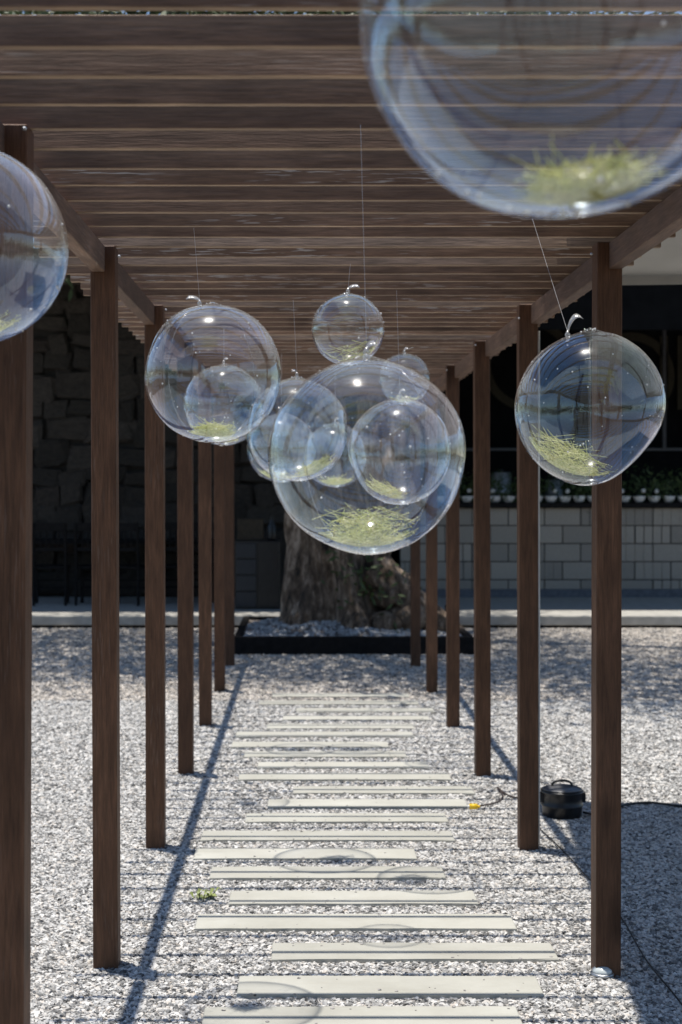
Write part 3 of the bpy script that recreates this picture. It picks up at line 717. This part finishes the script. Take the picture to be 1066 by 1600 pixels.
# lopsided one is pressed in at its lower right
drop_r = random.Random(55)
for (px, py, rp, Y, seed, sq, st, gr, lab, glab) in BAL:
    c = at(px, py, Y); rad = rp * Y / FPX
    me = balloon_mesh(rad, seed, sq)
    if seed == 12:
        ax = Vector((.75, 0, -.66)).normalized(); ax2 = Vector((-.8, 0, .55)).normalized()
        for v in me.vertices:
            d = v.co.normalized(); t = max(0, d.dot(ax)); t2 = max(0, d.dot(Vector((.6, 0, .8)).normalized()))
            v.co = v.co * (1 - .13 * t ** 5 + .03 * t2 ** 4)
    if seed == 9:
        for v in me.vertices: v.co.x *= (1 + .01 * v.co.z / rad)
    b = mesh_obj('clear_balloon', me, M_film, None, c, (0, 0, 0))
    tag(b, lab, 'balloon', 'clear balloons hanging under the pergola')
    tr = Vector((0, 0, 1)); ztop = rad * sq[2] * 1.05
    kx = 0.0
    if seed == 12: kx = (887 - 922) / rp * rad; ztop = rad * .985
    if seed == 3: kx = (312 - 333) / rp * rad; ztop = rad * 1.015
    # knot: pinched neck with a little twisted tail
    bm = bmesh.new()
    add_lathe(bm, [(.006, -.012), (.0045, 0), (.0075, .004), (.008, .009), (.0045, .013), (.004, .017)], 10, (kx, 0, ztop - .004))
    mesh_obj('knot', to_mesh(bm, 'knot', True), M_tail, b)
    r = random.Random(seed * 17); bm = bmesh.new(); s = r.choice((-1, 1)); prev = None
    if seed in (3,): s = -1
    if seed == 12: s = 1
    up = .045 if seed == 12 else .02
    for k in range(7):
        t = k / 6; p = Vector((kx + s * (.038 if seed in (1, 2, 3, 7, 12) else .020) * t ** 1.3, -.004 * t, ztop + .012 + up * math.sin(t * 2.0) * (1 if seed == 12 else .5)))
        wv = Vector((.3 * s * -1, .6, .5)).normalized() * (.005 + .007 * t)
        cur = (bm.verts.new(p - wv), bm.verts.new(p + wv))
        if prev: bm.faces.new((prev[0], prev[1], cur[1], cur[0]))
        prev = cur
    tl = mesh_obj('tail', to_mesh(bm, 'tail', True), M_tail, b); sdm = tl.modifiers.new('thickness', 'SOLIDIFY'); sdm.thickness = .0008
    # nylon line up to the nearest slat
    top = Vector((0, 0, 2.392 - c.z))
    if st:
        ys = 1755.0 / (CY - st[1])
        if ys < 12.5 and seed in (3, 12):
            tp = Vector(((st[0] - CX) * ys / FPX, ys, 2.392)); top = tp - c
        elif seed == 9:
            top = Vector((.0 - .012, 0.03, 2.392 - c.z))
        else: top = Vector(((st[0] - px) * Y / FPX * .4, 0, 2.392 - c.z))
    bm = bmesh.new(); k0 = Vector((kx, 0, ztop + .012)); lw = .00042 * max(1.0, Y / 4.5)
    add_tube(bm, [k0, k0.lerp(top, .5), top], lw, 5)
    mesh_obj('string', to_mesh(bm, 'string'), M_nylon, b)
    if seed in (1, 2, 3, 9, 12):
        # welded seam of the two skin halves
        bm = bmesh.new(); ta = R({1: 70, 2: 20, 3: -35, 9: 38, 12: -12}[seed]); qa = Matrix.Rotation(ta, 3, 'Z') @ Matrix.Rotation(.25, 3, 'X')
        bt = [(v.co.normalized(), v.co.length) for v in me.vertices]
        pts = []
        for k in range(61):
            a = math.pi * (.06 + 1.90 * k / 60) + math.pi / 2; d = qa @ Vector((0, math.cos(a), math.sin(a)))
            L = max(bt, key=lambda t: t[0].dot(d))[1]; pts.append(d * L * .9985)
        add_tube(bm, pts, .0006, 4); mesh_obj('seam', to_mesh(bm, 'seam', True), M_tail, b)
    # condensation beads on the skin
    bm = bmesh.new(); n_ = 90 if Y < 5 else 30
    seamv = [v.co for v in me.vertices if abs(v.co.y) < .10 * rad]; allv = [v.co for v in me.vertices if abs(v.co.z) < .93 * rad]
    for _ in range(n_):
        p = (drop_r.choice(seamv) if drop_r.random() < .6 else drop_r.choice(allv)) * drop_r.uniform(.992, .997)
        p = Matrix.Rotation(drop_r.uniform(-.04, .04), 3, 'Y') @ p
        bmesh.ops.create_icosphere(bm, subdivisions=1, radius=drop_r.choice((.0012, .0016, .0022, .0030)) * (1.0 if Y < 5 else 1.5), matrix=Matrix.Translation(p))
    dd = mesh_obj('droplets', to_mesh(bm, 'droplets', True), M_drop, b); dd['kind'] = 'stuff'
    # dried grass lying in the bottom
    cnt, spr, lift, da, tilt = gr
    g = mesh_obj('grass_tuft', grass_mesh(rad * min(sq) * (.95 if seed == 12 else .99), seed * 5, cnt, spr, lift, da, .0008 * max(1, Y / 4.5)), M_grass, None, c, (0, R(tilt), 0))
    tag(g, glab, 'grass tuft', 'dry grass tufts inside the balloons')

# ---------------------------------------------------------- round black canister by the right posts
cp = Vector((1.245, 6.86, 0))
cn = empty('floor_canister', cp, 'round black canister with wire handle on the gravel', 'canister')
bm = bmesh.new(); add_lathe(bm, [(.085, 0), (.094, .008), (.096, .05), (.101, .055), (.101, .062), (.096, .067), (.097, .115), (.103, .119), (.103, .126), (.094, .130)], 40); mesh_obj('body', to_mesh(bm, 'body', True), M_black, cn)
bm = bmesh.new(); add_lathe(bm, [(.098, .1325), (.090, .137), (.07, .143), (.045, .147), (.02, .148)], 40); mesh_obj('lid', to_mesh(bm, 'lid', True), flat('grey_lid', (0.10, 0.10, 0.105), 0.3, .1), cn)
bm = bmesh.new(); add_tube(bm, smooth_path([(-.045, 0, .143), (-.045, 0, .158), (-.02, 0, .171), (.02, 0, .171), (.045, 0, .158), (.045, 0, .143)], 5), .006, 8); mesh_obj('handle', to_mesh(bm, 'handle', True), M_black, cn)
bm = bmesh.new()
for s in (-1, 1): add_box(bm, s * .100 - .012, s * .100 + .012, -.02, .02, .07, .115, .004)
mesh_obj('latch', to_mesh(bm, 'latch'), M_black, cn)
def cable(name, pts, rad, mat, label, cat='cable'):
    bm = bmesh.new(); add_tube(bm, smooth_path(pts, 8), rad, 6); o = mesh_obj(name, to_mesh(bm, name, True), mat); return tag(o, label, cat)
def gp(px, py, z=0.012):
    Y = (CAMH - z) * FPX / (py - CY); return Vector(((px - CX) * Y / FPX, Y, z))
cable('power_cable', [cp + Vector((.1, 0, .02)), gp(935, 1272), gp(975, 1258), gp(1015, 1254), gp(1060, 1259), gp(1130, 1266)], .006, M_black, 'black cable running from the canister to the right edge')
cable('thin_cable', [gp(744, 1260, .02), gp(775, 1254), gp(786, 1243), gp(777, 1230), gp(790, 1240), gp(806, 1246), gp(830, 1247), gp(858, 1252)], .0045, flat('brown_cable', (0.05, .035, .03), .6), 'thin dark cable looping from yellow plug towards the post')
cable('ground_cable', [gp(838, 1290), gp(862, 1312), gp(890, 1340), gp(915, 1368), gp(940, 1392), gp(975, 1440), gp(1010, 1500), gp(1060, 1562), gp(1100, 1620)], .003, M_black, 'dark cable lying along the foot of the right posts')
yp = gp(739, 1262, .03)
yc = empty('yellow_plug', (yp.x, yp.y, .0215), 'small yellow cable plug at the end of a plank', 'plug')
bm = bmesh.new(); add_tube(bm, [(-.016, 0, .014), (.022, .002, .014)], .0135, 12); mesh_obj('shell', to_mesh(bm, 'shell', True), M_yellow, yc)
bm = bmesh.new(); add_tube(bm, [(-.026, 0, .014), (-.0165, 0, .014)], .009, 10); mesh_obj('tip', to_mesh(bm, 'tip', True), M_white, yc)
bm = bmesh.new(); add_tube(bm, [(.0225, .002, .014), (.034, .003, .012)], .007, 10); mesh_obj('collar', to_mesh(bm, 'collar', True), M_yellow, yc)
# clear lid at the foot of the right post
lp = gp(940, 1524, .0)
ld = empty('glass_puck', (lp.x, lp.y - .01, 0.008), 'small round glassy puck at the foot of the nearest right post', 'lamp')
bm = bmesh.new(); add_lathe(bm, [(.028, 0), (.033, .006), (.031, .016), (.020, .025), (.006, .028)], 24); mesh_obj('dome', to_mesh(bm, 'dome', True), flat('puck_glass', (.62, .66, .64), .12, .1, 20, 0, 0, 1), ld)
bm = bmesh.new(); add_lathe(bm, [(.037, -.004), (.039, .004), (.034, .0075)], 24); mesh_obj('rim', to_mesh(bm, 'rim', True), M_steel, ld)
# small weed in the gravel
wp = gp(318, 1406, 0.0)
wd = empty('small_weed', wp, 'little yellow green weed growing in the gravel by the planks', 'weed')
bm = bmesh.new(); r = random.Random(3)
for k in range(18):
    a = r.uniform(0, 6.28); q = Vector((math.cos(a), math.sin(a), 0)); L = r.uniform(.02, .055); h = r.uniform(.012, .035); s = Vector((-q.y, q.x, 0)) * .009
    o_ = Vector((r.gauss(0, .018), r.gauss(0, .012), .006)); m_ = o_ + q * L * .6 + Vector((0, 0, h)); e_ = o_ + q * L + Vector((0, 0, h * .8))
    vv = [bm.verts.new(x) for x in (o_, m_ + s, e_, m_ - s)]; bm.faces.new(vv)
mesh_obj('leaves', to_mesh(bm, 'leaves'), flat('weed_leaf', (.24, .28, .09), .6, .3, 30), wd)
bm = bmesh.new(); add_tube(bm, [(0, 0, 0), (.004, 0, .02)], .003, 6); mesh_obj('stem', to_mesh(bm, 'stem'), flat('weed_stem', (.2, .25, .06), .7), wd)

# ---------------------------------------------------------- background furniture
def make_chair():
    t = empty('wooden_chair', (0, 0, 0))
    for sx in (-.19, .19):
        mesh_obj('leg', box_mesh('leg', sx - .018, sx + .018, -.21, -.174, 0, .44), M_blackwood, t)
        bm = bmesh.new(); add_tube(bm, [(sx, .20, 0), (sx, .18, .45), (sx, .25, 1.0)], .020, 6); mesh_obj('leg', to_mesh(bm, 'leg'), M_blackwood, t)
    mesh_obj('seat', box_mesh('seat', -.22, .22, -.22, .17, .441, .475, bevel=.008), M_blackwood, t)
    for z_ in (.18, .27): mesh_obj('stretcher', box_mesh('stretcher', -.171, .171, -.20, -.18, z_, z_ + .025), M_blackwood, t)
    for y0, z0, z1 in ((.232, .90, 1.0), (.208, .66, .70)): mesh_obj('rail', box_mesh('rail', -.17, .17, y0 - .01, y0 + .012, z0, z1), M_blackwood, t)
    for k in range(4):
        bm = bmesh.new(); x = -.11 + .073 * k; add_tube(bm, [(x, .21, .70), (x, .232, .90)], .010, 6); mesh_obj('spindle', to_mesh(bm, 'spindle'), M_blackwood, t)
    return t
def copy_tree(o, parent=None):
    c = o.copy(); col.objects.link(c); c.parent = parent
    for ch in [x for x in o.children]: copy_tree(ch, c)
    return c
ch0 = make_chair()
for i, (px, Y, rz) in enumerate(((80, 17.3, 185), (148, 17.35, 178), (200, 17.3, 170), (262, 17.4, 184), (310, 17.4, 190))):
    o = ch0 if i == 0 else copy_tree(ch0)
    o.location = ((px - CX) * Y / FPX, Y, .14); o.rotation_euler = (0, 0, R(rz))
    tag(o, ['black wooden chair nearest the left edge, in front of the stone wall', 'black wooden chair mostly hidden behind second left post, beside the leftmost chair', 'black wooden chair in the gap right of the second left post',
            'black wooden chair in the gap right of the third left post', 'black wooden chair by the fourth left post, closest to the cabinet'][i], 'chair', 'black chairs along the stone wall')
tb_ = empty('long_table', (-2.35, 18.05, .14), 'long dark table behind the row of black chairs', 'table')
mesh_obj('tabletop', box_mesh('tabletop', -1.3, 1.3, -.3, .3, .72, .76, bevel=.004), M_blackwood, tb_)
for sx in (-1.2, 1.2):
    for sy in (-.24, .24): mesh_obj('leg', box_mesh('leg', sx - .03, sx + .03, sy - .03, sy + .03, 0, .719), M_blackwood, tb_)
# black cabinet left of the trunk
cb = empty('black_cabinet', (-.545, 16.6, .14), 'black cabinet with blue grey drawers left of the tree trunk', 'cabinet')
mesh_obj('carcass', box_mesh('carcass', -.26, .27, 0.012, .5, 0, .80, bevel=.006), M_black, cb)
M_dr = flat('drawer_face', (0.020, 0.024, 0.031), .45, .15)
for k in range(4): mesh_obj('drawer', box_mesh('drawer', -.245, -.01, -.008, .0105, .03 + k * .19, .205 + k * .19, bevel=.005), M_dr, cb)
mesh_obj('door', box_mesh('door', .01, .255, -.006, .0105, .03, .785, bevel=.004), M_black, cb)
# things on the cabinet
jg = empty('black_jug', (-.38, 16.82, .942), 'tall black bottle standing on the black cabinet', 'bottle')
bm = bmesh.new(); add_lathe(bm, [(.05, 0), (.055, .02), (.055, .16), (.03, .21), (.022, .27), (.026, .28)], 16); mesh_obj('body', to_mesh(bm, 'body', True), M_black, jg)
bx = empty('cardboard_box', (-.66, 17.6, .89), 'tan cardboard box glimpsed above the black cabinet', 'box')
bm = bmesh.new(); add_box(bm, -.16, .16, -.12, .12, 0, .28, .004); mesh_obj('carton', to_mesh(bm, 'carton'), flat('card', (.07, .05, .03), .8), bx)
mesh_obj('flap', box_mesh('flap', -.158, .158, -.118, -.002, .2815, .285), flat('card_flap', (.09, .065, .04), .8), bx)
sd_ = empty('side_table', (-.66, 17.6, .14), 'low dark table carrying the cardboard box', 'table')
mesh_obj('tabletop', box_mesh('tabletop', -.3, .3, -.22, .22, .71, .749), M_blackwood, sd_)
for sx in (-.26, .26):
    for sy in (-.18, .18): mesh_obj('leg', box_mesh('leg', sx - .02, sx + .02, sy - .02, sy + .02, 0, .7095), M_blackwood, sd_)
# metal canisters behind the counter edge
for i, (px, rr, hh, lab) in enumerate(((783, .14, .40, 'pale steel keg on the bar counter, right of the fourth right post'), (866, .12, .30, 'pale steel keg on the bar counter beside the third right post'), (692, .13, .36, 'pale steel keg on the bar counter behind the far right posts'))):
    p = Vector(((px - CX) * (WY + .45) / FPX, WY + .45, .14 + 1.227))
    k_ = empty('steel_keg', p, lab, 'keg', 'kegs on the bar counter')
    bm = bmesh.new(); add_lathe(bm, [(rr * .9, 0), (rr, .02), (rr, hh * .3), (rr * 1.03, hh * .32), (rr, hh * .34), (rr, hh * .95), (rr * .85, hh)], 28); mesh_obj('drum', to_mesh(bm, 'drum', True), M_steel, k_)
    bm = bmesh.new(); add_lathe(bm, [(rr * .3, hh + .0005), (rr * .28, hh + .03), (rr * .1, hh + .04)], 16); mesh_obj('valve', to_mesh(bm, 'valve', True), M_black, k_)
p = at(838, 690, WY + 2.4)
bo = empty('glass_bottle', (p.x, WY + 2.4, .14 + 1.992), 'pale bottle standing on the back shelf of the bar', 'bottle')
bm = bmesh.new(); add_lathe(bm, [(.05, 0), (.055, .02), (.055, .26), (.025, .36), (.02, .46)], 16); mesh_obj('body', to_mesh(bm, 'body', True), flat('pale_glass', (.3, .33, .36), .15, .1), bo)
bm = bmesh.new(); add_lathe(bm, [(.024, .4605), (.024, .50)], 12); mesh_obj('cap', to_mesh(bm, 'cap'), M_white, bo)
# potted plants on the counter
pots = [622, 644, 666, 687, 709, 730, 752, 774, 795, 817, 839, 861, 883, 905, 927, 949, 976, 999, 1022, 1045, 1068]
M_herb = rand_tone('herb_leaf', [(0, (0.03, 0.06, 0.015)), (1, (0.07, 0.11, 0.03))], .6, 30, 0.1)
pot_bm = bmesh.new(); add_lathe(pot_bm, [(.040, 0), (.060, .018), (.078, .06), (.085, .085), (.078, .085), (.07, .07)], 24); pot_me = to_mesh(pot_bm, 'pot', True); pot_me.materials.append(M_white)
herbs = [leaf_cloud('foliage', [((0, 0, .19), (.085, .085, .09))], 140, .03, M_herb, None, seed=70 + k, clump=5) for k in range(3)]
hm = [h.data for h in herbs]
for h in herbs: bpy.data.objects.remove(h)
fl_me = []
for k in range(3):
    bm = bmesh.new(); r = random.Random(k)
    bmesh.ops.create_icosphere(bm, subdivisions=2, radius=.030, matrix=Matrix.Translation((r.uniform(-.04, .04), -.07, .125 + r.uniform(0, .03))))
    me = to_mesh(bm, 'blossom', True); me.materials.append(M_white); fl_me.append(me)
cnts = ['first', 'second', 'third', 'fourth', 'fifth', 'sixth', 'seventh', 'eighth', 'ninth', 'tenth', 'eleventh', 'twelfth', 'thirteenth', 'fourteenth', 'fifteenth', 'sixteenth', 'seventeenth', 'eighteenth', 'nineteenth', 'twentieth', 'twenty-first']
for i, px in enumerate(pots):
    Y = WY + .02
    pt = empty('potted_plant', ((px - CX) * Y / FPX, Y, .14 + 1.2255), f'small green plant in white bowl on the bar counter, {cnts[len(pots) - 1 - i]} from the right end', 'potted plant', 'potted plants along the bar counter', rz=rnd.uniform(-.3, .3))
    mesh_obj('pot', pot_me, None, pt)
    f = mesh_obj('foliage', hm[i % 3], None, pt, rot=(0, 0, rnd.uniform(0, 6)), scale=(1, 1, rnd.uniform(.85, 1.25)))
    if rnd.random() < .7: mesh_obj('blossom', fl_me[i % 3], None, pt)
